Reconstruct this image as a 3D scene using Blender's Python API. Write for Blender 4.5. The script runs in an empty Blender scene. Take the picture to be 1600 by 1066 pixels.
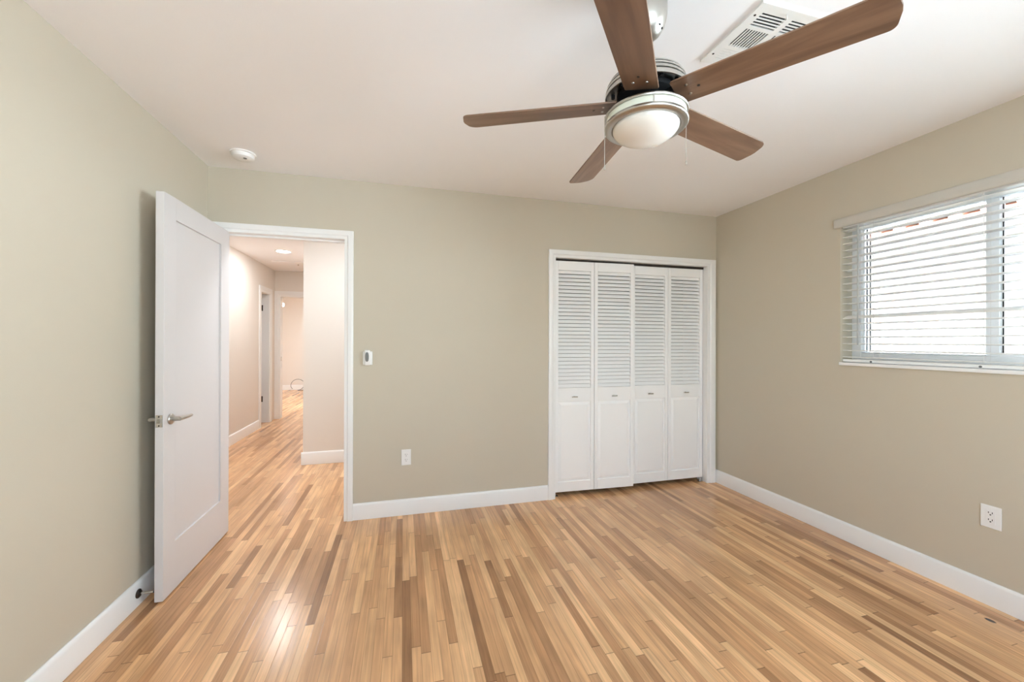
import bpy, bmesh, math, random
from mathutils import Vector, Matrix
random.seed(7)
S = bpy.context.scene
COL = S.collection
PI = math.pi

# ------------------------------------------------------------------ camera
F_PX = 629.4
cam_d = bpy.data.cameras.new('camera')
cam_d.sensor_fit = 'HORIZONTAL'
cam_d.sensor_width = 36.0
cam_d.lens = F_PX / 1600 * 36.0
cam_d.clip_start = 0.02
cam = bpy.data.objects.new('camera', cam_d)
COL.objects.link(cam)
yaw, pit, rol = 0.264, 0.001, -0.003
X0 = Vector((math.cos(yaw), -math.sin(yaw), 0)); Z0 = Vector((math.sin(yaw), math.cos(yaw), 0)); Y0 = Vector((0, 0, 1))
Y1 = Y0 * math.cos(pit) - Z0 * math.sin(pit); Z1 = Y0 * math.sin(pit) + Z0 * math.cos(pit)
X2 = X0 * math.cos(rol) - Y1 * math.sin(rol); Y2 = X0 * math.sin(rol) + Y1 * math.cos(rol)
m = Matrix((X2, Y2, -Z1)).transposed().to_4x4()
m.translation = Vector((0, 0, 1.287))
cam.matrix_world = m
S.camera = cam

# ------------------------------------------------------------------ exposure, sky, sun, added daylight lamps
S.view_settings.view_transform = 'Standard'
S.view_settings.look = 'None'
S.view_settings.gamma = 1.0
S.view_settings.use_curve_mapping = False
S.view_settings.exposure = 1.0
S.cycles.use_denoising = True
S.cycles.max_bounces = 14
S.cycles.diffuse_bounces = 9
S.cycles.glossy_bounces = 5
S.cycles.transmission_bounces = 8
S.cycles.sample_clamp_indirect = 12.0
S.cycles.caustics_reflective = False
S.cycles.caustics_refractive = False

W = bpy.data.worlds.new('sky')
S.world = W
W.use_nodes = True
nt = W.node_tree
sky = nt.nodes.new('ShaderNodeTexSky')
sky.sky_type = 'NISHITA'
sky.sun_disc = False
sky.sun_elevation = math.radians(52)
sky.sun_rotation = math.radians(270)
nt.links.new(sky.outputs[0], nt.nodes['Background'].inputs[0])
nt.nodes['Background'].inputs[1].default_value = .35


def lamp(name, kind, loc, energy, color=(1, 1, 1), **k):
    d = bpy.data.lights.new(name, kind)
    d.energy = energy
    d.color = color
    aim = k.pop('aim', None)
    for a, b in k.items():
        setattr(d, a, b)
    o = bpy.data.objects.new(name, d)
    COL.objects.link(o)
    o.location = loc
    if aim:
        o.rotation_euler = Vector(aim).to_track_quat('-Z', 'Y').to_euler()
    return o


lamp('sun', 'SUN', (4, -4, 8), 85.0, (.84, .91, 1.0), angle=math.radians(0.6), aim=(-.05, -.5, -.86))
# fill lamp added in an assumed, unseen window behind the photographer
lamp('front_window_fill', 'AREA', (0.75, -1.02, 1.5), 25.0, (.72, .885, 1.0), shape='RECTANGLE', size=2.0, size_y=1.3, aim=(.2, 1, .32))
# lamp added out of view, standing in for daylight at the near window half
lamp('side_window_fill', 'AREA', (2.995, .28, 1.6), 98.0, (.76, .885, 1.0), shape='RECTANGLE', size=1.7, size_y=.86, aim=(-1, .05, -.04))
# sky seen by the window on the right (portal, gives no light of its own)
pl = lamp('window_portal', 'AREA', (2.99, .68, 1.6), 1.0, shape='RECTANGLE', size=2.64, size_y=.92, aim=(-1, 0, 0))
pl.data.cycles.is_portal = True

# ------------------------------------------------------------------ materials
def mat(name, color=(.8, .8, .8), rough=.5, metal=0.0, **k):
    M = bpy.data.materials.new(name)
    M.use_nodes = True
    b = M.node_tree.nodes['Principled BSDF']
    b.inputs['Base Color'].default_value = (*color, 1)
    b.inputs['Roughness'].default_value = rough
    b.inputs['Metallic'].default_value = metal
    for a, v in k.items():
        b.inputs[a.replace('_', ' ')].default_value = v
    return M


def paint(name, color, rough=.55, bump=.02, scale=220, var=.02):
    """painted plaster or wood: a little roller texture and faint tone change"""
    M = mat(name, color, rough)
    N = M.node_tree.nodes; L = M.node_tree.links; b = N['Principled BSDF']
    tc = N.new('ShaderNodeTexCoord')
    n = N.new('ShaderNodeTexNoise'); n.inputs['Scale'].default_value = scale; n.inputs['Detail'].default_value = 3
    L.new(tc.outputs['Object'], n.inputs['Vector'])
    bp = N.new('ShaderNodeBump'); bp.inputs['Strength'].default_value = bump; bp.inputs['Distance'].default_value = .01
    L.new(n.outputs['Fac'], bp.inputs['Height']); L.new(bp.outputs[0], b.inputs['Normal'])
    n2 = N.new('ShaderNodeTexNoise'); n2.inputs['Scale'].default_value = 1.7
    L.new(tc.outputs['Object'], n2.inputs['Vector'])
    mx = N.new('ShaderNodeMix'); mx.data_type = 'RGBA'
    mx.inputs[6].default_value = (*[c * (1 - var) for c in color], 1)
    mx.inputs[7].default_value = (*[min(1, c * (1 + var)) for c in color], 1)
    L.new(n2.outputs['Fac'], mx.inputs[0]); L.new(mx.outputs[2], b.inputs['Base Color'])
    return M


def math_node(N, L, op, a, b=None):
    n = N.new('ShaderNodeMath'); n.operation = op
    for i, v in enumerate((a, b)):
        if v is None:
            continue
        if isinstance(v, (int, float)):
            n.inputs[i].default_value = v
        else:
            L.new(v, n.inputs[i])
    return n.outputs[0]


KX, KY = 2.631, 1.224


def floor_mat():
    M = mat('oak_strip_floor', rough=.3)
    N = M.node_tree.nodes; L = M.node_tree.links; b = N['Principled BSDF']
    tc = N.new('ShaderNodeTexCoord'); sp = N.new('ShaderNodeSeparateXYZ')
    L.new(tc.outputs['Object'], sp.inputs[0])
    f = lambda op, a, c=None: math_node(N, L, op, a, c)
    xr = f('DIVIDE', sp.outputs[0], 0.0385)
    row = f('FLOOR', xr); fx = f('FRACT', xr)
    wn = N.new('ShaderNodeTexWhiteNoise'); wn.noise_dimensions = '1D'; L.new(row, wn.inputs['W'])
    ln = f('ADD', f('MULTIPLY', wn.outputs['Value'], .7), .42)
    wn2 = N.new('ShaderNodeTexWhiteNoise'); wn2.noise_dimensions = '1D'; L.new(f('ADD', row, 77.3), wn2.inputs['W'])
    yr = f('ADD', f('DIVIDE', sp.outputs[1], ln), f('MULTIPLY', wn2.outputs['Value'], 9.0))
    seg = f('FLOOR', yr); fy = f('FRACT', yr)
    cb = N.new('ShaderNodeCombineXYZ'); L.new(row, cb.inputs[0]); L.new(seg, cb.inputs[1])
    wn3 = N.new('ShaderNodeTexWhiteNoise'); wn3.noise_dimensions = '2D'; L.new(cb.outputs[0], wn3.inputs['Vector'])
    cr = N.new('ShaderNodeValToRGB'); L.new(wn3.outputs['Value'], cr.inputs[0])
    e = cr.color_ramp.elements
    e[0].position = 0; e[0].color = (0.312, 0.154, 0.070, 1)
    e[1].position = 1; e[1].color = (0.828, 0.510, 0.270, 1)
    for p_, c_ in ((.06, (0.444, 0.228, 0.108, 1)), (.30, (0.600, 0.330, 0.162, 1)), (.55, (0.672, 0.384, 0.192, 1)), (.8, (0.744, 0.438, 0.224, 1))):
        k = e.new(p_); k.color = c_
    # grain drawn out along the strip, shifted per board
    mp = N.new('ShaderNodeCombineXYZ')
    L.new(f('ADD', f('MULTIPLY', sp.outputs[0], 95.0), f('MULTIPLY', wn3.outputs['Value'], 50.0)), mp.inputs[0])
    L.new(f('MULTIPLY', sp.outputs[1], 3.2), mp.inputs[1])
    L.new(f('MULTIPLY', wn3.outputs['Value'], 31.0), mp.inputs[2])
    gn = N.new('ShaderNodeTexNoise'); gn.inputs['Scale'].default_value = 1.0; gn.inputs['Detail'].default_value = 5; gn.inputs['Distortion'].default_value = .6
    L.new(mp.outputs[0], gn.inputs['Vector'])
    gr = N.new('ShaderNodeMapRange'); gr.inputs[1].default_value = .3; gr.inputs[2].default_value = .7; gr.inputs[3].default_value = .80; gr.inputs[4].default_value = 1.14
    L.new(gn.outputs['Fac'], gr.inputs[0])
    # wear and old finish, in broad soft patches
    pn = N.new('ShaderNodeTexNoise'); pn.inputs['Scale'].default_value = 1.3; pn.inputs['Detail'].default_value = 2
    L.new(tc.outputs['Object'], pn.inputs['Vector'])
    pr = N.new('ShaderNodeMapRange'); pr.inputs[1].default_value = .35; pr.inputs[2].default_value = .65; pr.inputs[3].default_value = .92; pr.inputs[4].default_value = 1.08
    L.new(pn.outputs['Fac'], pr.inputs[0])
    dn_ = N.new('ShaderNodeCombineXYZ')
    L.new(f('MULTIPLY', row, 3.7), dn_.inputs[0]); L.new(f('ADD', f('MULTIPLY', sp.outputs[1], 3.0), f('MULTIPLY', wn3.outputs['Value'], 60.0)), dn_.inputs[1])
    dn2 = N.new('ShaderNodeTexNoise'); dn2.inputs['Scale'].default_value = 1.0; dn2.inputs['Detail'].default_value = 3
    L.new(dn_.outputs[0], dn2.inputs['Vector'])
    dr = N.new('ShaderNodeMapRange'); dr.inputs[1].default_value = .3; dr.inputs[2].default_value = .7; dr.inputs[3].default_value = .86; dr.inputs[4].default_value = 1.12
    L.new(dn2.outputs['Fac'], dr.inputs[0])
    # joints
    ex = f('MINIMUM', fx, f('SUBTRACT', 1.0, fx))
    ey = f('MULTIPLY', f('MINIMUM', fy, f('SUBTRACT', 1.0, fy)), ln)
    jx = N.new('ShaderNodeMapRange'); jx.inputs[1].default_value = .0; jx.inputs[2].default_value = .045; jx.inputs[3].default_value = .60; jx.inputs[4].default_value = 1.0; L.new(ex, jx.inputs[0])
    jy = N.new('ShaderNodeMapRange'); jy.inputs[1].default_value = .0005; jy.inputs[2].default_value = .0028; jy.inputs[3].default_value = .42; jy.inputs[4].default_value = 1.0; L.new(ey, jy.inputs[0])
    k = f('MULTIPLY', f('MULTIPLY', f('MULTIPLY', gr.outputs[0], dr.outputs[0]), pr.outputs[0]), f('MULTIPLY', jx.outputs[0], jy.outputs[0]))
    mx = N.new('ShaderNodeMix'); mx.data_type = 'RGBA'; mx.blend_type = 'MULTIPLY'; mx.inputs[0].default_value = 1
    L.new(cr.outputs[0], mx.inputs[6])
    cc = N.new('ShaderNodeCombineColor')
    for i in range(3):
        L.new(k, cc.inputs[i])
    L.new(cc.outputs[0], mx.inputs[7])
    # one small dark plug near the right wall
    kx = f('POWER', f('DIVIDE', f('SUBTRACT', sp.outputs[0], KX), .012), 2.0)
    ky = f('POWER', f('DIVIDE', f('SUBTRACT', sp.outputs[1], KY), .020), 2.0)
    km = N.new('ShaderNodeMapRange'); km.inputs[1].default_value = .6; km.inputs[2].default_value = 1.2; km.inputs[3].default_value = 1.0; km.inputs[4].default_value = 0.0
    L.new(f('ADD', kx, ky), km.inputs[0])
    mk = N.new('ShaderNodeMix'); mk.data_type = 'RGBA'; mk.inputs[7].default_value = (.045, .022, .012, 1)
    L.new(km.outputs[0], mk.inputs[0]); L.new(mx.outputs[2], mk.inputs[6])
    L.new(mk.outputs[2], b.inputs['Base Color'])
    rr = N.new('ShaderNodeMapRange'); rr.inputs[3].default_value = .17; rr.inputs[4].default_value = .27
    L.new(gn.outputs['Fac'], rr.inputs[0]); L.new(rr.outputs[0], b.inputs['Roughness'])
    bp = N.new('ShaderNodeBump'); bp.inputs['Strength'].default_value = .10; bp.inputs['Distance'].default_value = .004
    L.new(f('ADD', f('MULTIPLY', jx.outputs[0], jy.outputs[0]), f('MULTIPLY', gn.outputs['Fac'], .12)), bp.inputs['Height'])
    L.new(bp.outputs[0], b.inputs['Normal'])
    b.inputs['Specular IOR Level'].default_value = .55
    return M


def walnut():
    M = mat('walnut_blade', rough=.38)
    N = M.node_tree.nodes; L = M.node_tree.links; b = N['Principled BSDF']
    tc = N.new('ShaderNodeTexCoord'); mp = N.new('ShaderNodeMapping')
    mp.inputs['Scale'].default_value = (1.6, 14, 8)
    oi = N.new('ShaderNodeObjectInfo')
    L.new(tc.outputs['Object'], mp.inputs['Vector'])
    cv = N.new('ShaderNodeCombineXYZ')
    L.new(math_node(N, L, 'MULTIPLY', oi.outputs['Random'], 40.0), cv.inputs[0]); L.new(cv.outputs[0], mp.inputs['Location'])
    n = N.new('ShaderNodeTexNoise'); n.inputs['Scale'].default_value = 1.2; n.inputs['Detail'].default_value = 4; n.inputs['Distortion'].default_value = 1.4
    L.new(mp.outputs[0], n.inputs['Vector'])
    cr = N.new('ShaderNodeValToRGB'); e = cr.color_ramp.elements
    e[0].position = .25; e[0].color = (.125, .068, .040, 1)
    e[1].position = .75; e[1].color = (.27, .165, .105, 1)
    k = e.new(.5); k.color = (.19, .108, .066, 1)
    L.new(n.outputs['Fac'], cr.inputs[0]); L.new(cr.outputs[0], b.inputs['Base Color'])
    return M


def brushed():
    M = mat('brushed_nickel', (.50, .475, .435), .33, 1.0)
    N = M.node_tree.nodes; L = M.node_tree.links; b = N['Principled BSDF']
    tc = N.new('ShaderNodeTexCoord'); mp = N.new('ShaderNodeMapping'); mp.inputs['Scale'].default_value = (6, 6, 900)
    n = N.new('ShaderNodeTexNoise'); n.inputs['Scale'].default_value = 1
    L.new(tc.outputs['Object'], mp.inputs[0]); L.new(mp.outputs[0], n.inputs['Vector'])
    r = N.new('ShaderNodeMapRange'); r.inputs[3].default_value = .27; r.inputs[4].default_value = .44
    L.new(n.outputs['Fac'], r.inputs[0]); L.new(r.outputs[0], b.inputs['Roughness'])
    return M


WALL = paint('beige_wall_paint', (.56, .508, .408), .6, .03)
HALLW = paint('hall_wall_paint', (.76, .715, .66), .6, .03)
CEIL = paint('ceiling_paint', (.90, .888, .895), .75, .03, 160)
TRIM = paint('white_trim_paint', (.84, .84, .83), .35, .008, 90, .01)
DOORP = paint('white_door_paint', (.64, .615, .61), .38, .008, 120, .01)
LOUV = paint('white_closet_paint', (.89, .888, .88), .42, .01, 120, .01)
FLOOR = floor_mat()
WOOD = walnut()
NICK = brushed()
CHROME = mat('satin_chrome', (.62, .6, .57), .22, 1.0)
DARKM = mat('dark_bronze', (.06, .05, .045), .35, .8)
BLACK = mat('black_plastic', (.012, .012, .013), .45)
RUBBER = mat('black_rubber', (.02, .02, .02), .7)
GREY = mat('grey_plastic', (.16, .165, .16), .3)
PLAST = mat('white_plastic', (.82, .815, .80), .3)
OPAL = mat('opal_glass', (.80, .77, .72), .16, Transmission_Weight=0.0, Subsurface_Weight=.25, Subsurface_Radius=(.03, .03, .03))
BAND = mat('frosted_band_glass', (.74, .77, .66), .2)
VENTM = mat('white_vent_enamel', (.83, .82, .79), .35)
BLIND = mat('white_blind_slat', (.86, .855, .83), .4, Transmission_Weight=0.0)
VALM = mat('cream_blind_valance', (.56, .535, .48), .45)
VINYL = mat('white_vinyl_frame', (.80, .82, .84), .35)
CORD = mat('white_cord', (.75, .75, .73), .6)
WANDM = mat('wand_plastic', (.42, .43, .42), .25)
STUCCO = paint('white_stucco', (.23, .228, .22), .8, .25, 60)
TILEM = paint('terracotta_tile', (.72, .50, .42), .7, .1, 50, .15)
CONC = paint('pale_concrete', (.62, .62, .62), .85, .1, 30, .08)
DARKW = paint('closet_shade_colour', (.20, .185, .16), .8, .02)  # shade inside the closet is put into this dark wall colour
GLASS = bpy.data.materials.new('window_glass'); GLASS.use_nodes = True
_n = GLASS.node_tree.nodes; _l = GLASS.node_tree.links; _n.remove(_n['Principled BSDF'])
_t = _n.new('ShaderNodeBsdfTransparent'); _t.inputs[0].default_value = (.95, .97, .96, 1)
_g = _n.new('ShaderNodeBsdfGlossy'); _g.inputs['Roughness'].default_value = .02
_f = _n.new('ShaderNodeFresnel'); _f.inputs[0].default_value = 1.45
_m = _n.new('ShaderNodeMixShader')
_l.new(_f.outputs[0], _m.inputs[0]); _l.new(_t.outputs[0], _m.inputs[1]); _l.new(_g.outputs[0], _m.inputs[2])
_l.new(_m.outputs[0], _n['Material Output'].inputs[0])


def emit(name, color, strength):
    M = bpy.data.materials.new(name); M.use_nodes = True
    b = M.node_tree.nodes['Principled BSDF']
    b.inputs['Base Color'].default_value = (.8, .8, .8, 1)
    b.inputs['Emission Color'].default_value = (*color, 1)
    b.inputs['Emission Strength'].default_value = strength
    return M


GLOW2 = emit('fill_panel_glow', (.9, .95, 1), 2)  # glow of the added hall fill panel
GLOW = emit('lit_diffuser', (1, .95, .90), 22)

# ------------------------------------------------------------------ mesh builder
class MB:
    def __init__(s):
        s.bm = bmesh.new()

    def box(s, x0, x1, y0, y1, z0, z1):
        r = bmesh.ops.create_cube(s.bm, size=1)
        for v in r['verts']:
            v.co = Vector(((x0 + x1) / 2 + v.co.x * (x1 - x0), (y0 + y1) / 2 + v.co.y * (y1 - y0), (z0 + z1) / 2 + v.co.z * (z1 - z0)))
        return s

    def prism(s, pts, ext):
        """closed polygon of 3D points pushed along vector ext"""
        a = [s.bm.verts.new(Vector(q)) for q in pts]
        b = [s.bm.verts.new(Vector(q) + Vector(ext)) for q in pts]
        n = len(pts)
        s.bm.faces.new(a); s.bm.faces.new(b[::-1])
        for i in range(n):
            s.bm.faces.new((a[i], b[i], b[(i + 1) % n], a[(i + 1) % n]))
        return s

    def lathe(s, prof, c=(0, 0, 0), axis='Z', n=48):
        """profile of (radius, height) turned about an axis through c"""
        rings = []
        c = Vector(c)
        def P(r, h, a):
            u, v = r * math.cos(a), r * math.sin(a)
            return c + (Vector((u, v, h)) if axis == 'Z' else Vector((h, u, v)) if axis == 'X' else Vector((u, h, v)))
        for r, h in prof:
            if r < 1e-6:
                rings.append([s.bm.verts.new(P(0, h, 0))])
            else:
                rings.append([s.bm.verts.new(P(r, h, 2 * PI * i / n)) for i in range(n)])
        for A, B in zip(rings, rings[1:]):
            for i in range(n):
                j = (i + 1) % n
                if len(A) == 1 and len(B) == 1:
                    continue
                if len(A) == 1:
                    s.bm.faces.new((A[0], B[i], B[j]))
                elif len(B) == 1:
                    s.bm.faces.new((A[i], B[0], A[j]))
                else:
                    s.bm.faces.new((A[i], B[i], B[j], A[j]))
        return s

    def tube(s, pts, r, n=10, cap=True, closed=False):
        pts = [Vector(q) for q in pts]
        rings = []
        m_ = len(pts)
        prev = None
        for i, q in enumerate(pts):
            if closed:
                t = (pts[(i + 1) % m_] - pts[i - 1]).normalized()
            else:
                t = (pts[min(i + 1, m_ - 1)] - pts[max(i - 1, 0)]).normalized()
            if prev is None:
                u = t.orthogonal().normalized()
            else:
                u = (prev - t * prev.dot(t)).normalized()
            prev = u
            w = t.cross(u)
            rr = r[i] if isinstance(r, (list, tuple)) else r
            rings.append([s.bm.verts.new(q + (u * math.cos(2 * PI * k / n) + w * math.sin(2 * PI * k / n)) * rr) for k in range(n)])
        pairs = list(zip(rings, rings[1:])) + ([(rings[-1], rings[0])] if closed else [])
        for A, B in pairs:
            for k in range(n):
                s.bm.faces.new((A[k], A[(k + 1) % n], B[(k + 1) % n], B[k]))
        if cap and not closed:
            s.bm.faces.new(rings[0][::-1]); s.bm.faces.new(rings[-1])
        return s

    def xform(s, M):
        bmesh.ops.transform(s.bm, matrix=M, verts=s.bm.verts)
        return s


def world_loc(o):
    v = Vector((0, 0, 0))
    while o:
        v += o.location
        o = o.parent
    return v


def obj(name, mb, material, parent=None, bevel=0.0, seg=2, smooth=False, raw=False, angle=35):
    bm = mb.bm
    bmesh.ops.recalc_face_normals(bm, faces=bm.faces)
    if parent and not raw:
        bmesh.ops.translate(bm, verts=bm.verts, vec=-world_loc(parent))
    me = bpy.data.meshes.new(name)
    bm.to_mesh(me); bm.free()
    me.materials.append(material)
    o = bpy.data.objects.new(name, me)
    COL.objects.link(o)
    if parent:
        o.parent = parent
    if smooth:
        me.polygons.foreach_set('use_smooth', [True] * len(me.polygons))
        me.set_sharp_from_angle(angle=math.radians(angle))
    if bevel:
        b = o.modifiers.new('edge', 'BEVEL'); b.width = bevel; b.segments = seg; b.limit_method = 'ANGLE'
        me.polygons.foreach_set('use_smooth', [True] * len(me.polygons))
        me.set_sharp_from_angle(angle=math.radians(60))
        b.harden_normals = True
    return o


def tag(o, label, cat, group=None, kind=None):
    o['label'] = label; o['category'] = cat
    if group: o['group'] = group
    if kind: o['kind'] = kind
    return o


def thing(name, loc, label, cat, group=None, kind=None):
    o = bpy.data.objects.new(name, None)
    o.empty_display_size = .05
    COL.objects.link(o)
    o.location = loc
    return tag(o, label, cat, group, kind)


def struct(name, mb, material, label, cat, bevel=0.0, **k):
    return tag(obj(name, mb, material, bevel=bevel, **k), label, cat, kind='structure')


# ------------------------------------------------------------------ the room
XL, XR, YB, YF, H = -1.248, 2.784, 3.093, -1.12, 2.44
T = .12
struct('floor', MB().box(-4.4, 3.1, -1.3, 11.9, -.1, 0), FLOOR, 'narrow oak strip floor with light and dark boards', 'floor')
struct('ceiling', MB().box(-4.4, 2.984, -1.3, 11.9, H, H + .1), CEIL, 'flat white painted ceiling', 'ceiling')
struct('wall_left', MB().box(XL - T, XL, YF, YB, 0, H), WALL, 'plain beige wall behind the open white door', 'wall')
# back wall: openings for the doorway and the closet
DX0, DX1, DZ = -1.185, -.382, 2.030
CX0, CX1, CZ = 1.185, 2.697, 1.994
wb = MB()
wb.box(-2.16, DX0, YB, YB + T, 0, H).box(DX0, DX1, YB, YB + T, DZ, H).box(DX1, CX0, YB, YB + T, 0, H)
wb.box(CX0, CX1, YB, YB + T, CZ, H).box(CX1, XR + .2, YB, YB + T, 0, H)
struct('wall_back', wb, WALL, 'beige wall with the doorway and the louvered closet', 'wall')
# right wall with the window hole
WY0, WY1, WZ0, WZ1 = -.64, 2.0, 1.157, 2.06  # near end is unseen, stretched past the view for more side light
wr = MB()
wr.box(XR, XR + .2, WY1, YB, 0, H).box(XR, XR + .2, YF, WY0, 0, H).box(XR, XR + .2, WY0, WY1, 0, WZ0 - .02).box(XR, XR + .2, WY0, WY1, WZ1, H)
struct('wall_right', wr, WALL, 'beige wall with the wide window and white blinds', 'wall')
# front wall (behind the photographer) with an assumed window opening, added for light
fw = MB()
FX0, FX1, FZ0, FZ1 = -.25, 1.75, .85, 2.15
fw.box(XL - T, FX0, YF - T, YF, 0, H).box(FX1, XR + .2, YF - T, YF, 0, H).box(FX0, FX1, YF - T, YF, 0, FZ0).box(FX0, FX1, YF - T, YF, FZ1, H)
struct('wall_front', fw, WALL, 'beige wall behind the photographer', 'wall')


def baseboard(name, axis, a0, a1, face, sgn, label, h=.118, t=.015, material=None):
    """board with an eased top edge; face = wall plane, sgn = direction into the room"""
    prof = [(0, 0), (t, 0), (t, h - .016), (t * .72, h - .005), (t * .4, h), (0, h)]
    mb = MB()
    if axis == 'x':
        mb.prism([(a0, face + sgn * u, z) for u, z in prof], (a1 - a0, 0, 0))
    else:
        mb.prism([(face + sgn * u, a0, z) for u, z in prof], (0, a1 - a0, 0))
    return struct(name, mb, material or TRIM, label, 'baseboard', bevel=.002)


baseboard('baseboard_left', 'y', YF, YB, XL, 1, 'white baseboard along the plain left wall')
baseboard('baseboard_back', 'x', -.345, 1.141, YB, -1, 'white baseboard between the doorway and the closet')
baseboard('baseboard_right', 'y', YF, YB, XR, -1, 'white baseboard below the window with blinds')


def casing_mesh(mb, x0, x1, z1, w, P, depth=.018, wl=None, wr=None):
    """mitred casing: a moulded profile swept up, across and down an opening; P maps (across, out, up) to the world"""
    prof = [(0, 0), (0, .55), (.10, .62), (.34, .66), (.42, .95), (.52, 1.0), (.93, 1.0), (1, .9), (1, 0)]
    wl = wl or w; wr = wr or w
    rings = []
    for (bx, bz, sx, sz) in ((x0, 0, -wl, 0), (x0, z1, -wl, w), (x1, z1, wr, w), (x1, 0, wr, 0)):
        rings.append([mb.bm.verts.new(P(bx + sx * u, depth * d, bz + sz * u)) for u, d in prof])
    n = len(prof)
    for A, B in zip(rings, rings[1:]):
        for k in range(n):
            mb.bm.faces.new((A[k], A[(k + 1) % n], B[(k + 1) % n], B[k]))
    mb.bm.faces.new(rings[0]); mb.bm.faces.new(rings[-1][::-1])
    return mb


def casing(name, x0, x1, z1, w, y, label, depth=.018, w_right=None):
    mb = casing_mesh(MB(), x0, x1, z1, w, lambda a, o, u: Vector((a, y - o, u)), depth, w, w_right)
    return struct(name, mb, TRIM, label, 'door casing', bevel=.0012)


casing('trim_1', -1.168, -.405, 2.012, .06, YB, 'white casing round the doorway to the hall', .02)
casing('trim_2', 1.203, 2.679, 1.976, .062, YB, 'white casing round the louvered closet doors', .02, w_right=.086)
# jambs lining the doorway, with the stop the door closes against
jb = MB()
jb.box(-1.185, -1.168, YB, YB + T, 0, 2.012).box(-.400, -.382, YB, YB + T, 0, 2.012).box(-1.185, -.382, YB, YB + T, 2.012, 2.030)
jb.box(-1.168, -1.158, YB + .045, YB + .082, 0, 2.0).box(-.412, -.400, YB + .045, YB + .082, 0, 2.0).box(-1.168, -.400, YB + .045, YB + .082, 2.0, 2.012)
tj = struct('trim_3', jb, TRIM, 'white jamb lining the doorway to the hall', 'door jamb', bevel=.0015)
obj('strike_plate', MB().box(-.4022, -.399, YB + .004, YB + .034, .88, .945), CHROME, tj, bevel=.001)
# closet jambs, head track and dark walls
cj = MB()
cj.box(1.185, 1.203, YB, YB + T, 0, 1.976).box(2.679, 2.697, YB, YB + T, 0, 1.976).box(1.185, 2.697, YB, YB + T, 1.976, 1.994)
tc_ = struct('trim_4', cj, TRIM, 'white jamb lining the closet opening', 'door jamb', bevel=.0015)
obj('track', MB().box(1.205, 2.677, YB + .038, YB + .066, 1.958, 1.976), DARKM, tc_)
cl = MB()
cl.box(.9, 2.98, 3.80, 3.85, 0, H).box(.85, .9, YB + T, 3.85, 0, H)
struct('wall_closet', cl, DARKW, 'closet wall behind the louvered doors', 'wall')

# ------------------------------------------------------------------ hall and the rooms beyond
hl = MB()
hl.box(-2.16, -2.04, YB + T, 6.74, 0, H).box(-2.16, -2.04, 7.15, 7.42, 0, H).box(-2.16, -2.04, 6.74, 7.15, 2.03, H)
struct('wall_hall_left', hl, HALLW, 'cream hall wall on the left beyond the doorway', 'wall')
struct('wall_hall_back', MB().box(-1.0, 2.98, 4.60, 4.72, 0, H).box(-1.0, -.88, 4.72, 7.42, 0, H), HALLW, 'pale wall end straight behind the doorway', 'wall')
he = MB()
he.box(-2.16, -1.971, 7.42, 7.54, 0, H).box(-1.971, -1.084, 7.42, 7.54, 2.03, H).box(-1.084, -.88, 7.42, 7.54, 0, H)
struct('wall_hall_end', he, HALLW, 'cream header wall at the end of the hall', 'wall')
struct('wall_far', MB().box(-4.4, .2, 11.68, 11.8, 0, H), HALLW, 'pale wall of the far room beyond the hall', 'wall')
struct('wall_far_left', MB().box(-4.4, -4.28, 7.0, 11.68, 0, H), HALLW, 'left wall of the far room', 'wall')
struct('wall_far_right', MB().box(.08, .2, 7.42, 11.68, 0, H).box(-.88, .2, 7.42, 7.54, 0, H).box(-4.28, -2.16, 7.42, 7.54, 0, H), HALLW, 'right wall of the far room', 'wall')
struct('wall_side_room', MB().box(-3.2, -3.1, 5.9, 7.42, 0, H).box(-3.2, -2.16, 5.8, 5.9, 0, H), HALLW, 'wall of the small room off the hall', 'wall')
struct('wall_hall_right', MB().box(2.98, 3.08, 3.213, 4.72, 0, H), HALLW, 'wall at the right end of the hall', 'wall')
baseboard('baseboard_hall_left', 'y', YB + T, 6.655, -2.04, 1, 'white baseboard on the left hall wall', .13)
baseboard('baseboard_hall_back', 'x', -1.015, 2.98, 4.60, -1, 'white baseboard below the pale wall end', .13)
baseboard('baseboard_far', 'x', -4.28, .08, 11.68, -1, 'white baseboard across the far room', .13)
# casings at the hall's two openings
hc = casing_mesh(MB(), 6.745, 7.15, 2.02, .085, lambda a, o, u: Vector((-2.04 + o, a, u)), .018)
hc.box(-2.16, -2.04, 6.74, 6.756, 0, 2.03).box(-2.16, -2.04, 7.135, 7.15, 0, 2.03).box(-2.16, -2.04, 6.756, 7.135, 2.014, 2.03)
struct('trim_5', hc, TRIM, 'white casing and jamb of the narrow hall door', 'door casing')
ec = casing_mesh(MB(), -1.955, -1.1, 2.02, .085, lambda a, o, u: Vector((a, 7.42 - o, u)), .018)
ec.box(-1.971, -1.955, 7.42, 7.54, 0, 2.03).box(-1.1, -1.084, 7.42, 7.54, 0, 2.03).box(-1.955, -1.1, 7.42, 7.54, 2.014, 2.03)
te = struct('trim_6', ec, TRIM, 'white casing round the opening at the end of the hall', 'door casing')
obj('strike_plate', MB().box(-1.956, -1.953, 7.45, 7.48, .95, 1.02), CHROME, te)

# narrow door off the hall, swung away into its room
d4 = thing('door_4', (-2.165, 7.1, 0), 'narrow white hall door swung open away from the hall', 'door', kind='structure')
obj('door_leaf', MB().box(-2.56, -2.166, 7.098, 7.133, .012, 2.01), DOORP, d4, bevel=.002)
for z in (.37, 1.80):
    obj('hinge', MB().box(-2.163, -2.128, 7.126, 7.1365, z - .045, z + .045).tube([(-2.163, 7.124, z - .048), (-2.163, 7.124, z + .048)], .007), DARKM, d4, smooth=True)

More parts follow.
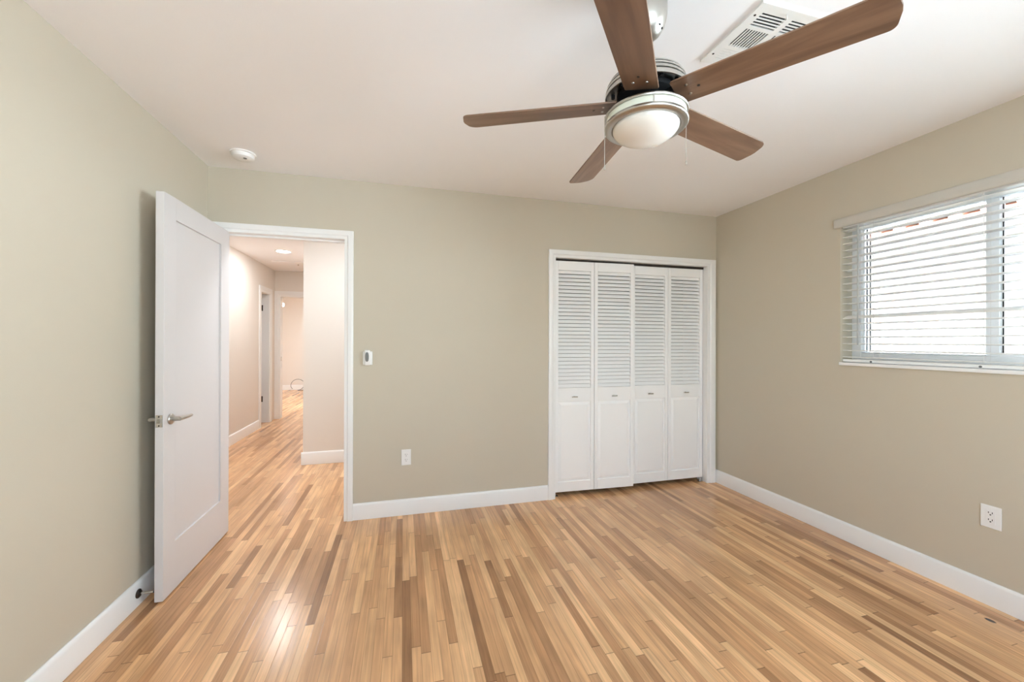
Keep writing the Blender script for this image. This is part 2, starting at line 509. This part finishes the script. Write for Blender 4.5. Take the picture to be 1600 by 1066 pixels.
# hall ceiling fittings
cl_ = thing('recessed_light', (-1.49, 5.77, H), 'lit round recessed light in the hall ceiling', 'ceiling light')
obj('trim_ring', MB().lathe([(.082, 0), (.098, 0), (.096, -.006), (.082, -.009)], (-1.49, 5.77, H)), PLAST, cl_, smooth=True)
obj('diffuser', MB().lathe([(.083, 0), (.083, -.005), (.05, -.007), (0, -.008)], (-1.49, 5.77, H)), GLOW, cl_, smooth=True)
lamp('recessed_light_lamp', 'AREA', (-1.49, 5.77, H - .012), 6.5, (.90, .94, 1), shape='DISK', size=.15, aim=(0, 0, -1))
c2 = thing('added_fill_panel', (-.3, 3.68, H), 'added fill light panel on the hall ceiling, unseen behind the doorway head', 'ceiling light')  # unseen fixture added to brighten the hall
obj('light_frame', MB().box(-.95, .35, 3.40, 3.96, H - .02, H), PLAST, c2, bevel=.004)
obj('diffuser', MB().box(-.93, .33, 3.42, 3.94, H - .022, H - .018), GLOW2, c2)
lamp('fill_panel_lamp', 'AREA', (-.3, 3.68, H - .03), 15, (.84, .91, 1), shape='RECTANGLE', size=1.2, size_y=.5, aim=(0, .15, -1))  # lamp of the added fill panel
ht = thing('ceiling_hatch', (-1.55, 6.9, H), 'flat white access hatch in the hall ceiling', 'hatch')
obj('hatch_panel', MB().box(-1.84, -1.10, 6.50, 7.28, H - .012, H), CEIL, ht, bevel=.003)
obj('knob', MB().lathe([(.012, 0), (.012, -.012), (0, -.016)], (-1.52, 6.66, H - .012)), CHROME, ht, smooth=True)

# far room: hanging lamp and a loop of cable on the floor
pd = thing('pendant_light', (-2.487, 9.5, H), 'small hanging lamp seen through the opening at the end of the hall', 'lamp')
obj('stem', MB().tube([(-2.487, 9.5, H), (-2.487, 9.5, 2.10)], .006).lathe([(0, 0), (.05, 0), (.05, -.02), (.006, -.03)], (-2.487, 9.5, H)), CHROME, pd, smooth=True)
obj('lamp_cap', MB().lathe([(.006, .03), (.022, .02), (.034, -.02), (0, -.02)], (-2.487, 9.5, 2.10)), CHROME, pd, smooth=True)
obj('globe', MB().lathe([(.028, .018), (.05, 0), (.055, -.025), (.04, -.055), (0, -.07)], (-2.487, 9.5, 2.07)), GLOW, pd, smooth=True)
lamp('hall_fill', 'AREA', (2.9, 4.22, 1.45), 34, (.78, .89, 1), shape='RECTANGLE', size=.6, size_y=1.9, aim=(-1, 0, 0))  # unseen fill lamp added before the closed right end of the hall
lamp('far_room_fill', 'AREA', (-1.6, 9.2, 2.3), 46, (.82, .93, 1), shape='DISK', size=.5, aim=(0, .2, -1))  # unseen fill lamp added to brighten the far room
cb_pts = []
for i in range(44):
    a = -2.2 + i / 43 * 2 * PI * .98
    cb_pts.append((-2.635 + .155 * math.cos(a), 11.55 + .012 * math.sin(3 * a) + .07 * (1 - math.sin(a)) * -.5, .148 + .14 * math.sin(a)))
cb_pts = [(-2.3, 11.45, .008), (-2.45, 11.47, .008), (-2.62, 11.47, .008)] + cb_pts[8:]
tag(obj('cable', MB().tube(cb_pts, .0055, 8), RUBBER, smooth=True), 'thin dark cable looped upright on the far room floor', 'cable')

# ------------------------------------------------------------------ the open bedroom door
d1 = thing('door_1', (-1.127, YB, 0), 'open white one-panel door standing at the left of the doorway', 'door', kind='structure')
DXF, DXB = -1.129, -1.165          # room-side face and wall-side face
DY0, DY1, DB, DT = 2.345, 3.111, .010, 2.016
PY0, PY1, PZ0, PZ1 = 2.452, 2.984, .256, 1.905
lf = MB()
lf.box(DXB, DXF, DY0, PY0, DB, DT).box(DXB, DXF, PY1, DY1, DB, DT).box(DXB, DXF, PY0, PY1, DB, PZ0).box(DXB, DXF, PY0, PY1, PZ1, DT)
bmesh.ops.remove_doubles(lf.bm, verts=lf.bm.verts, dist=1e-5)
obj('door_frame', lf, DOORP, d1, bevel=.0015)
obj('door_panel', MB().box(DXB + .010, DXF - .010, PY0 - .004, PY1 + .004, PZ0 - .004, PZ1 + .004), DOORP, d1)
HZ, HY = .892, 2.404
for s, fx in ((1, DXF), (-1, DXB)):
    h = MB()
    h.lathe([(.027, 0), (.027, s * .006), (.024, s * .009), (.011, s * .010), (.011, s * .042), (0, s * .044)], (fx, HY, HZ), 'X', 32)
    x = fx + s * .044
    if s > 0:
        h.tube([(x, HY - .009, HZ), (x, HY + .02, HZ), (x + s * .001, HY + .07, HZ - .001), (x - s * .004, HY + .118, HZ - .002)], [.0095, .0095, .0088, .0075], 14)
    else:
        h.tube([(x, HY - .009, HZ), (x, HY + .02, HZ), (x, HY + .07, HZ - .001), (x, HY + .115, HZ - .002)], [.0095, .0095, .0088, .0075], 14)
    obj('lever_handle', h, NICK, d1, smooth=True, angle=45)
lp = obj('latch_plate', MB().box(DXB + .004, DXF - .004, DY0 - .0022, DY0 + .002, HZ - .030, HZ + .030), CHROME, d1, bevel=.001)
obj('latch_bolt', MB().prism([(DXB + .010, DY0 - .002, HZ - .010), (DXF - .010, DY0 - .002, HZ - .010), (DXF - .010, DY0 - .011, HZ - .010), (DXB + .013, DY0 - .005, HZ - .010)], (0, 0, .020)), NICK, lp)
for z in (-.022, .022):
    obj('screw', MB().lathe([(.0035, 0), (.0035, -.001), (0, -.0015)], (DXB + .0175, DY0 - .0022, HZ + z), 'Y', 12), DARKM, lp)
for z in (.22, 1.0, 1.82):
    obj('hinge', MB().tube([(DXB - .005, YB - .007, z - .045), (DXB - .005, YB - .007, z + .045)], .006), CHROME, d1, smooth=True)

# door stop screwed to the left baseboard
ds = thing('door_stop', (XL + .015, 2.352, .062), 'metal door stop on the left baseboard behind the open door', 'door stop')
obj('base_plate', MB().lathe([(0, 0), (.021, 0), (.021, .004), (.014, .010), (.006, .011)], (XL + .015, 2.352, .062), 'X', 28), DARKM, ds, smooth=True)
obj('rod', MB().tube([(XL + .024, 2.352, .062), (XL + .079, 2.352, .062)], .0052), CHROME, ds, smooth=True)
obj('rubber_tip', MB().lathe([(.0058, 0), (.0064, .001), (.0064, .003), (0, .004)], (XL + .078, 2.352, .062), 'X', 16), RUBBER, ds, smooth=True)

# ------------------------------------------------------------------ louvered bifold closet doors
def bifold_panel(parent, x0, x1, yf, tilt=0.0, knob=True):
    """one louvered panel; yf = room-side face; rails and stiles, slats above, raised panel below"""
    z0, z1 = .040, 1.956
    th = .028
    st = .030
    fr = MB()
    fr.box(x0, x0 + st, yf, yf + th, z0, z1).box(x1 - st, x1, yf, yf + th, z0, z1)
    for a, b in ((z0, .122), (.786, .902), (1.880, z1)):
        fr.box(x0 + st, x1 - st, yf, yf + th, a, b)
    p = obj('panel', fr, LOUV, parent, bevel=.0022)
    lv = MB()
    n = 31
    zs = [.902 + (i + .5) * (.978 / n) for i in range(n)]
    for z in zs:
        # slat leaning outward at the bottom, rounded nose
        c = Vector((0, yf + .014, z))
        pts = []
        for u, v in ((-.0165, .0028), (.0145, .0028), (.0168, .001), (.0168, -.001), (.0145, -.0028), (-.0165, -.0028)):
            a = math.radians(52)
            yy = -u * math.cos(a) - v * math.sin(a); zz = -u * math.sin(a) + v * math.cos(a)
            # nose (u>0) low and towards the room
            pts.append((x0 + st - .002, c.y + yy * .78, c.z + zz))
        lv.prism(pts, (x1 - x0 - 2 * st + .004, 0, 0))
    obj('louvers', lv, LOUV, p)
    rp = MB()
    a0, a1, b0, b1 = x0 + st - .002, x1 - st + .002, .120, .788
    rp.box(a0, a1, yf + .012, yf + th - .004, b0, b1)
    q = .030
    o_ = [(a0 + .006, yf + .012, b0 + .006), (a1 - .006, yf + .012, b0 + .006), (a1 - .006, yf + .012, b1 - .006), (a0 + .006, yf + .012, b1 - .006)]
    i_ = [(a0 + q, yf + .003, b0 + q), (a1 - q, yf + .003, b0 + q), (a1 - q, yf + .003, b1 - q), (a0 + q, yf + .003, b1 - q)]
    O = [rp.bm.verts.new(v) for v in o_]; I = [rp.bm.verts.new(v) for v in i_]
    rp.bm.faces.new(I)
    for k in range(4):
        rp.bm.faces.new((O[k], O[(k + 1) % 4], I[(k + 1) % 4], I[k]))
    obj('raised_panel', rp, LOUV, p)
    kx, kz = (x0 + x1) / 2 - .005, .828
    kb = MB()
    kb.lathe([(.006, 0), (.005, -.016), (0, -.016)], (kx, yf, kz), 'Y', 14)
    kb.tube([(kx - .024, yf - .020, kz), (kx + .024, yf - .020, kz)], .0052, 12)
    obj('bar_knob', kb, NICK, p, smooth=True, angle=50)
    return p


def rotate_about(children, cx, cy, ang):
    R = Matrix.Translation((cx, cy, 0)) @ Matrix.Rotation(ang, 4, 'Z') @ Matrix.Translation((-cx, -cy, 0))
    return R


def spin(root, panel, cx, cy, ang):
    """turn one hinged panel (and its own parts, which follow it) about a vertical line"""
    o = world_loc(root)
    panel.matrix_local = Matrix.Translation(-o) @ rotate_about(None, cx, cy, ang) @ Matrix.Translation(o)


d2 = thing('door_2', (1.208, YB + .04, 0), 'left pair of white louvered bifold closet doors, pulled slightly forward', 'door', kind='structure')
p1 = bifold_panel(d2, 1.209, 1.557, YB + .022)
p2 = bifold_panel(d2, 1.5605, 1.925, YB + .022)
spin(d2, p1, 1.209, YB + .022, -.040)
spin(d2, p2, 1.209, YB + .022, -.040)
d3 = thing('door_3', (2.674, YB + .04, 0), 'right pair of white louvered bifold closet doors beside the right wall', 'door', kind='structure')
p3 = bifold_panel(d3, 1.938, 2.302, YB + .042)
p4 = bifold_panel(d3, 2.3055, 2.672, YB + .042)
for d, xx in ((d2, 1.228), (d3, 2.650)):
    bk = MB().box(xx - .018, xx + .018, YB + .030, YB + .062, .001, .006).tube([(xx, YB + .046, .004), (xx, YB + .046, .036)], .004, 10)
    obj('pivot_bracket', bk, CHROME, d)

# ------------------------------------------------------------------ wall fittings
def outlet_back(c, label):
    """duplex outlet on the back wall; c = centre on the wall"""
    t_ = thing('wall_outlet', c, label, 'outlet')
    x, y, z = c
    obj('cover_plate', MB().box(x - .035, x + .035, y - .006, y, z - .058, z + .058), PLAST, t_, bevel=.003)
    r = obj('receptacle', MB().box(x - .017, x + .017, y - .0075, y - .005, z - .033, z + .033), PLAST, t_, bevel=.001)
    for s in (-1, 1):
        zz = z + s * .019
        sl = MB().box(x - .0075, x - .0055, y - .0080, y - .007, zz - .001, zz + .008).box(x + .0055, x + .0072, y - .0080, y - .007, zz, zz + .007)
        sl.lathe([(.0025, 0), (.0025, -.0006), (0, -.0006)], (x, y - .0074, zz - .008), 'Y', 12)
        obj('slots', sl, BLACK, r)
    obj('screw', MB().lathe([(.003, 0), (.003, -.001), (0, -.0012)], (x, y - .006, z + .048), 'Y', 12), PLAST, t_)
    return t_


outlet_back((.025, YB, .425), 'white wall outlet on the back wall between doorway and closet')


def outlet_right(c, label):
    t_ = thing('wall_outlet', c, label, 'outlet')
    x, y, z = c
    obj('cover_plate', MB().box(x - .006, x, y - .037, y + .037, z - .055, z + .055), PLAST, t_, bevel=.003)
    r = obj('receptacle', MB().box(x - .0075, x - .005, y - .017, y + .017, z - .033, z + .033), PLAST, t_, bevel=.001)
    for s in (-1, 1):
        zz = z + s * .017
        sl = MB().box(x - .0082, x - .007, y - .0080, y - .0055, zz, zz + .008).box(x - .0082, x - .007, y + .0055, y + .0080, zz, zz + .008)
        sl.lathe([(.003, 0), (.003, -.0008), (0, -.0008)], (x - .0074, y, zz - .006), 'X', 12)
        obj('slots', sl, BLACK, r)
    return t_


outlet_right((XR, 1.292, .434), 'white wall outlet on the right wall below the window')

fr_ = thing('fan_remote', (-.253, YB, 1.165), 'white wall remote with a grey oval pad beside the doorway', 'remote control')
obj('wall_cradle', MB().box(-.280, -.214, YB - .010, YB, 1.112, 1.212), PLAST, fr_, bevel=.006, seg=3)
rb = obj('remote_body', MB().box(-.270, -.230, YB - .030, YB - .010, 1.110, 1.222), PLAST, fr_, bevel=.009, seg=4)
pad = MB()
pts = []
for i in range(28):
    a = 2 * PI * i / 28
    cx_, cz_ = math.cos(a), math.sin(a)
    pts.append((-.250 + .012 * (abs(cx_) ** .7) * (1 if cx_ > 0 else -1), YB - .032, 1.172 + .034 * (abs(cz_) ** .75) * (1 if cz_ > 0 else -1)))
pad.prism(pts, (0, .003, 0))
obj('button_pad', pad, GREY, rb)

sd = thing('smoke_detector', (-.955, 2.825, H), 'round white smoke detector on the ceiling near the door', 'smoke detector')
obj('mounting_plate', MB().lathe([(0, 0), (.069, 0), (.069, -.008), (.06, -.009)], (-.955, 2.825, H)), PLAST, sd, smooth=True)
obj('detector_body', MB().lathe([(.060, -.009), (.062, -.012), (.058, -.030), (.046, -.038), (.02, -.040), (0, -.040)], (-.955, 2.825, H)), PLAST, sd, smooth=True)
obj('test_button', MB().lathe([(.010, -.0395), (.010, -.042), (0, -.0425)], (-.935, 2.80, H), n=20), GREY, sd, smooth=True)

# ------------------------------------------------------------------ ceiling air register
VX0, VX1, VY0, VY1 = 1.168, 1.474, 1.088, 1.386
vt = thing('air_vent', ((VX0 + VX1) / 2, (VY0 + VY1) / 2, H), 'white square air register in the ceiling above the fan', 'air vent')
mx_ = (VX0 + VX1) / 2; my_ = (VY0 + VY1) / 2
fl = MB()
sx0, sx1, sy0, sy1 = 1.203, 1.439, 1.120, 1.354
zt, zb_ = H, H - .009
for a in ((VX0, sx0, VY0, VY1), (sx1, VX1, VY0, VY1), (sx0, sx1, VY0, sy0), (sx0, sx1, sy1, VY1)):
    fl.box(*a, zb_, zt - .0005)
fl.box(mx_ - .012, mx_ + .012, sy0, sy1, zb_, zt - .0005)
fl.box(sx0, mx_ - .012, 1.182, 1.195, zb_, zt - .0005).box(mx_ + .012, sx1, 1.182, 1.195, zb_, zt - .0005)
fl.box(sx0, mx_ - .012, 1.281, 1.294, zb_, zt - .0005).box(mx_ + .012, sx1, 1.281, 1.294, zb_, zt - .0005)
obj('flange', fl, VENTM, vt)
obj('duct_shade_sheet', MB().box(sx0 - .004, sx1 + .004, sy0 - .004, sy1 + .004, H - .0016, H - .0003), BLACK, vt)  # flat black sheet standing in for the shade inside the duct


def vanes(axis, a0, a1, b0, b1, n, slot):
    """stamped face: strips left between n open slots"""
    mb = MB()
    p_ = (b1 - b0) / n
    for i in range(n + 1):
        c = b0 + i * p_
        lo = b0 if i == 0 else c - (p_ - slot) / 2
        hi = b1 if i == n else c + (p_ - slot) / 2
        if axis == 'x':
            mb.box(a0, a1, lo, hi, zb_, zb_ + .0015)
        else:
            mb.box(lo, hi, a0, a1, zb_, zb_ + .0015)
    return mb


for xa, xb in ((sx0, mx_ - .012), (mx_ + .012, sx1)):
    obj('vane_bank', vanes('x', xa, xb, sy0, 1.182, 5, .0070), VENTM, vt)
    obj('vane_bank', vanes('y', 1.195, 1.281, xa, xb, 9, .0064), VENTM, vt)
    obj('vane_bank', vanes('x', xa, xb, 1.294, sy1, 5, .0016), VENTM, vt)
for x, y in ((1.184, 1.138), (1.184, 1.334), (1.458, 1.138), (1.458, 1.334)):
    obj('screw', MB().lathe([(.004, 0), (.004, -.0012), (0, -.002)], (x, y, zb_), n=12), DARKM, vt, smooth=True)
obj('damper_lever', MB().tube([(mx_ - .03, 1.109, zb_), (mx_ - .03, 1.107, zb_ - .018)], .0025, 8), VENTM, vt)

# ------------------------------------------------------------------ ceiling fan
AX, AY = .770, 1.169
fan = thing('ceiling_fan', (AX, AY, H), 'brushed nickel ceiling fan with five walnut blades and opal light', 'ceiling fan')
c0 = (AX, AY, 0)
obj('canopy', MB().lathe([(.060, 2.440), (.067, 2.439), (.068, 2.432), (.0675, 2.370), (.066, 2.345), (.060, 2.322), (.048, 2.302), (.032, 2.289), (.016, 2.284), (0, 2.284)], c0, n=64), NICK, fan, smooth=True)
for a in (-1.15, -.75, -2.2):
    q = Vector((AX + .050 * math.cos(a), AY + .050 * math.sin(a), 2.3055))
    obj('canopy_screw', MB().lathe([(0, .001), (.004, .001), (.004, -.002), (0, -.002)], q, n=12), BLACK, fan)
obj('downrod', MB().lathe([(.0127, 2.290), (.0127, 2.175), (.022, 2.172), (.024, 2.150)], c0, n=24), NICK, fan, smooth=True)
prof = [(.02, 2.158), (.070, 2.158), (.090, 2.155), (.104, 2.150), (.113, 2.147), (.117, 2.143), (.117, 2.140), (.108, 2.1385), (.108, 2.1365), (.121, 2.135), (.124, 2.131), (.124, 2.127), (.114, 2.1255), (.114, 2.1235), (.126, 2.122), (.128, 2.118), (.128, 2.113), (.118, 2.1115), (.118, 2.1095), (.1285, 2.108), (.130, 2.103), (.130, 2.094), (.126, 2.093), (.124, 2.110), (.02, 2.112)]
obj('motor_housing', MB().lathe(prof, c0, n=72), NICK, fan, smooth=True, angle=30)
rot_ = MB().lathe([(.02, 2.112), (.085, 2.110), (.092, 2.104), (.092, 2.088), (.080, 2.083), (.05, 2.080), (.05, 2.034), (0, 2.034)], c0, n=48)
for i in range(10):
    a = 2 * PI * i / 10 + .2
    q = Vector((AX + .104 * math.cos(a), AY + .104 * math.sin(a), 2.105))
    rot_.lathe([(.006, .006), (.006, -.006), (0, -.006)], q, n=10)
obj('rotor', rot_, BLACK, fan, smooth=True)

PH, PITCH, CONE = 2.757, .198, .032
RT, RR = .612, .098


def blade_outline():
    w = lambda r: .109 + .028 * (r - .3)
    pts = []
    h0, h1 = w(RR) / 2, w(RT) / 2
    pts += [(RR, -h0 + .004), (RR + .004, -h0)]
    # gently bowed tip; the trailing corner is rounder than the leading one
    rc, rd = .034, .020
    for i in range(9):
        a = -PI / 2 + i / 8 * PI / 2 * .86
        pts.append((RT - .006 - rc + rc * math.cos(a), -h1 + rc + rc * math.sin(a)))
    pts.append((RT, -.006)); pts.append((RT, .010))
    for i in range(9):
        a = PI / 2 * .14 + i / 8 * PI / 2 * .86
        pts.append((RT - .006 - rd + rd * math.cos(a), h1 - rd + rd * math.sin(a)))
    pts += [(RR + .004, h0), (RR, h0 - .004)]
    return pts


def blade():
    mb = MB()
    mb.prism([(x, y, -.0028) for x, y in blade_outline()], (0, 0, .0056))
    return mb


bm0 = None
for k in range(5):
    a = PH + k * 2 * PI / 5
    d = Vector((math.cos(a), math.sin(a), -CONE)).normalized()
    t = Vector((-math.sin(a), math.cos(a), 0))
    tt = (t * math.cos(PITCH) + Vector((0, 0, -1)) * math.sin(PITCH))
    tt = (tt - d * tt.dot(d)).normalized()
    nrm = d.cross(tt)
    Mx = Matrix((d, tt, nrm)).transposed().to_4x4()
    Mx.translation = Vector((0, 0, 2.067 + CONE * .1 - H))
    if bm0 is None:
        b_ = obj('blade', blade(), WOOD, fan, bevel=.0012, raw=True)
        bm0 = b_.data
        scr = []
        for x, y, mm in ((.138, -.020, NICK), (.138, .020, NICK), (.168, 0, DARKM)):
            scr.append(obj('screw', MB().lathe([(.0045, 0), (.0042, -.0012), (.003, -.0020), (0, -.0020)], (x, y, -.0028), n=14), mm, b_, raw=True, smooth=True))
        arm = MB().prism([(.055, -.018, .0028), (.055, .018, .0028), (.12, .030, .0028), (.185, .026, .0028), (.195, 0, .0028), (.185, -.026, .0028), (.12, -.030, .0028)], (0, 0, .006))
        am = obj('blade_arm', arm, BLACK, b_, raw=True)
        kids = scr + [am]
        first = b_
        b_.matrix_local = Mx
    else:
        b_ = first.copy(); COL.objects.link(b_); b_.parent = fan; b_.matrix_local = Mx
        for c in kids:
            e_ = c.copy(); COL.objects.link(e_); e_.parent = b_

# light kit
obj('light_fitter', MB().lathe([(.05, 2.036), (.118, 2.037), (.131, 2.035), (.1325, 2.031), (.131, 2.0275), (.124, 2.0265), (.05, 2.0265)], c0, n=72), NICK, fan, smooth=True, angle=40)
gb = obj('glass_band', MB().lathe([(.120, 2.0265), (.1265, 2.0265), (.1275, 2.015), (.1265, 2.004), (.120, 2.004)], c0, n=72), BAND, fan, smooth=True)
for i in range(3):
    a = -1.96 + i * 2 * PI / 3
    q = Vector((math.cos(a), math.sin(a), 0)); u = Vector((-q.y, q.x, 0))
    ctr = Vector((AX, AY, 0)) + q * .1285
    mb = MB().prism([tuple(ctr + u * -.0022 + Vector((0, 0, 2.003))), tuple(ctr + u * .0022 + Vector((0, 0, 2.003))), tuple(ctr + u * .0022 + Vector((0, 0, 2.028))), tuple(ctr + u * -.0022 + Vector((0, 0, 2.028)))], tuple(q * -.004))
    obj('clip', mb, NICK, gb)
obj('light_ring', MB().lathe([(.121, 2.005), (.130, 2.005), (.1325, 2.001), (.1325, 1.996), (.130, 1.993), (.116, 1.990), (.1085, 1.991), (.1065, 1.995), (.1065, 2.004)], c0, n=72), NICK, fan, smooth=True, angle=40)
dm = [(.1062 * math.cos(i / 12 * PI / 2), 1.995 - .050 * math.sin(i / 12 * PI / 2)) for i in range(13)]
dm[-1] = (0, 1.945)
obj('glass_bowl', MB().lathe([(.1062, 2.002)] + dm, c0, n=72), OPAL, fan, smooth=True)
for s, z0_, z1_ in ((1, 2.012, 1.880), (-1, 2.030, 1.862)):
    px, py = AX + s * .1345 * .965, AY - s * .1345 * .261
    mb = MB().tube([(px - s * .006, py, z0_ + .002), (px, py, z0_), (px, py, z1_)], .0010, 8)
    mb.lathe([(0, .006), (.0022, .005), (.0028, 0), (.0022, -.008), (0, -.009)], (px, py, z1_), n=10)
    obj('pull_chain', mb, NICK, fan, smooth=True)

# ------------------------------------------------------------------ the window on the right
w1 = thing('window_1', (2.92, 1.34, WZ0), 'wide sliding window behind the white blinds in the right wall', 'window', kind='structure')
wf = MB()
wx0, wx1 = 2.885, 2.955
wf.box(wx0, wx1, 1.945, WY1, WZ0, WZ1).box(wx0, wx1, WY0, -.585, WZ0, WZ1).box(wx0, wx1, -.585, 1.945, WZ0, 1.218).box(wx0, wx1, -.585, 1.945, 2.022, WZ1)
wf.box(wx0 + .012, wx1 - .01, 1.317, 1.367, 1.218, 2.022).box(wx0 + .012, wx1 - .01, -.007, .043, 1.218, 2.022)
wf.box(wx0 + .01, wx1 - .02, 1.367, 1.945, 1.218, 1.224).box(wx0 + .01, wx1 - .02, .043, 1.317, 1.218, 1.236).box(wx0 + .01, wx1 - .02, -.585, -.007, 1.218, 1.224)
obj('window_frame', wf, VINYL, w1, bevel=.003)
obj('window_sill', MB().box(XR - .012, wx0, WY0 - .006, WY1 + .002, WZ0 - .020, WZ0), TRIM, w1, bevel=.003)
obj('pane', MB().box(2.916, 2.920, 1.365, 1.947, 1.22, 2.024), GLASS, w1)
obj('pane', MB().box(2.926, 2.930, .041, 1.319, 1.22, 2.024), GLASS, w1)
obj('pane', MB().box(2.916, 2.920, -.587, -.005, 1.22, 2.024), GLASS, w1)
gk = MB()
for y, w_ in ((1.926, .004), (1.907, .0025), (1.309, .0045), (.051, .0045)):
    gk.box(2.908, 2.915, y - w_ / 2, y + w_ / 2, 1.226, 2.02)
obj('gasket', gk, BLACK, w1)

bl = thing('window_blind', (2.83, 1.34, WZ1), 'white horizontal slat blind with cream valance over the right window', 'window blind')
# valance: rounded board with a short return at its end
vp = [(0, 0), (.010, .004), (.014, .012), (.014, .050), (.010, .060), (0, .064)]
vl = MB().prism([(XR - .004 - u, WY0 - .035, 2.040 + z) for u, z in vp], (0, 2.032 - WY0 + .035, 0))
vl.box(XR - .012, XR - .0005, 2.020, 2.032, 2.042, 2.102).box(XR - .012, XR - .0005, WY0 - .035, WY0 - .023, 2.042, 2.102)
obj('valance', vl, VALM, bl, bevel=.002)
obj('headrail', MB().box(XR + .012, XR + .062, WY0 + .006, WY1 - .004, 2.036, WZ1 - .002), BLIND, bl, bevel=.002)
SX = XR + .037
N_S = 20
zs = [2.018 - i * .0436 for i in range(N_S)]


def slat_mesh(tilt=0.0):
    mb = MB()
    up, dn = [], []
    for i in range(7):
        u = -.025 + i * .05 / 6
        h = .0026 * (1 - (u / .025) ** 2)
        up.append((u, h + .0020)); dn.append((u, h - .0020))
    pr = up + dn[::-1]
    ca, sa = math.cos(tilt), math.sin(tilt)
    mb.prism([(u * ca - v * sa, WY0 + .008 - 1.34, u * sa + v * ca) for u, v in pr], (0, WY1 - WY0 - .013, 0))
    return mb


first_s = None
for i, z in enumerate(zs):
    if i == 13:
        s_ = obj('slat', slat_mesh(.42), BLIND, bl, raw=True, smooth=True)
    elif first_s is None:
        s_ = first_s = obj('slat', slat_mesh(-.06), BLIND, bl, raw=True, smooth=True)
    else:
        s_ = first_s.copy(); COL.objects.link(s_); s_.parent = bl
    s_.location = Vector((SX, 1.34, z)) - world_loc(bl)
obj('bottom_rail', MB().box(SX - .025, SX + .025, WY0 + .008, WY1 - .006, WZ0 + .004, WZ0 + .021), BLIND, bl, bevel=.003)
for y in (1.815, 1.325, .835, .345, -.145, -.48):
    mb = MB()
    for x in (SX - .0262, SX + .0262):
        mb.tube([(x, y, 2.036), (x, y, WZ0 + .018)], .0008, 6)
    obj('ladder_cord', mb, CORD, bl)
    obj('cord_button', MB().lathe([(0, .002), (.006, .002), (.006, -.002), (0, -.002)], (SX - .026, y + .012, WZ0 + .010), 'X', 14), GREY, bl)
obj('tilt_wand', MB().tube([(SX - .034, 1.897, 2.030), (SX - .034, 1.897, 1.272)], .0042, 6), WANDM, bl)
obj('lift_cord', MB().tube([(SX - .031, 1.868, 2.036), (SX - .031, 1.868, 1.30)], .0011, 6), CORD, bl)

# ------------------------------------------------------------------ outdoors, past the window
struct('ground', MB().box(3.1, 14, -9, 14, -.35, -.15), CONC, 'pale ground outside the right window', 'ground')
nh = thing('neighbour_house', (5.3, 2, -.15), 'white house with terracotta eave outside the right window', 'house')
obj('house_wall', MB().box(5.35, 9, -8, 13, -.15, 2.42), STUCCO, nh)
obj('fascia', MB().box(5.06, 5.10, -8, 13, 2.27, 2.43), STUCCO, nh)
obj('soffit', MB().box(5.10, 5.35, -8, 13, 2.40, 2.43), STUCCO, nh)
rf = MB().prism([(5.03, -8, 2.43), (9, -8, 3.75), (9, -8, 3.80), (5.03, -8, 2.475)], (0, 21, 0))
obj('roof', rf, TILEM, nh)
tl0 = None
sl = (3.75 - 2.43) / (9 - 5.03)
for i in range(64):
    y = -4.2 + i * .222
    if tl0 is None:
        mb = MB()
        o1 = [(.088 * math.cos(PI * j / 10), .075 * math.sin(PI * j / 10)) for j in range(11)]
        i1 = [(.074 * math.cos(PI * j / 10), .061 * math.sin(PI * j / 10)) for j in range(11)]
        mb.prism([(0, a, b) for a, b in o1] + [(0, a, b) for a, b in i1[::-1]], (2.2, 0, 2.2 * sl))
        tl0 = obj('roof_tile', mb, TILEM, nh, raw=True, smooth=True)
        t_ = tl0
    else:
        t_ = tl0.copy(); COL.objects.link(t_); t_.parent = nh
    t_.location = Vector((4.99, y, 2.462)) - world_loc(nh)
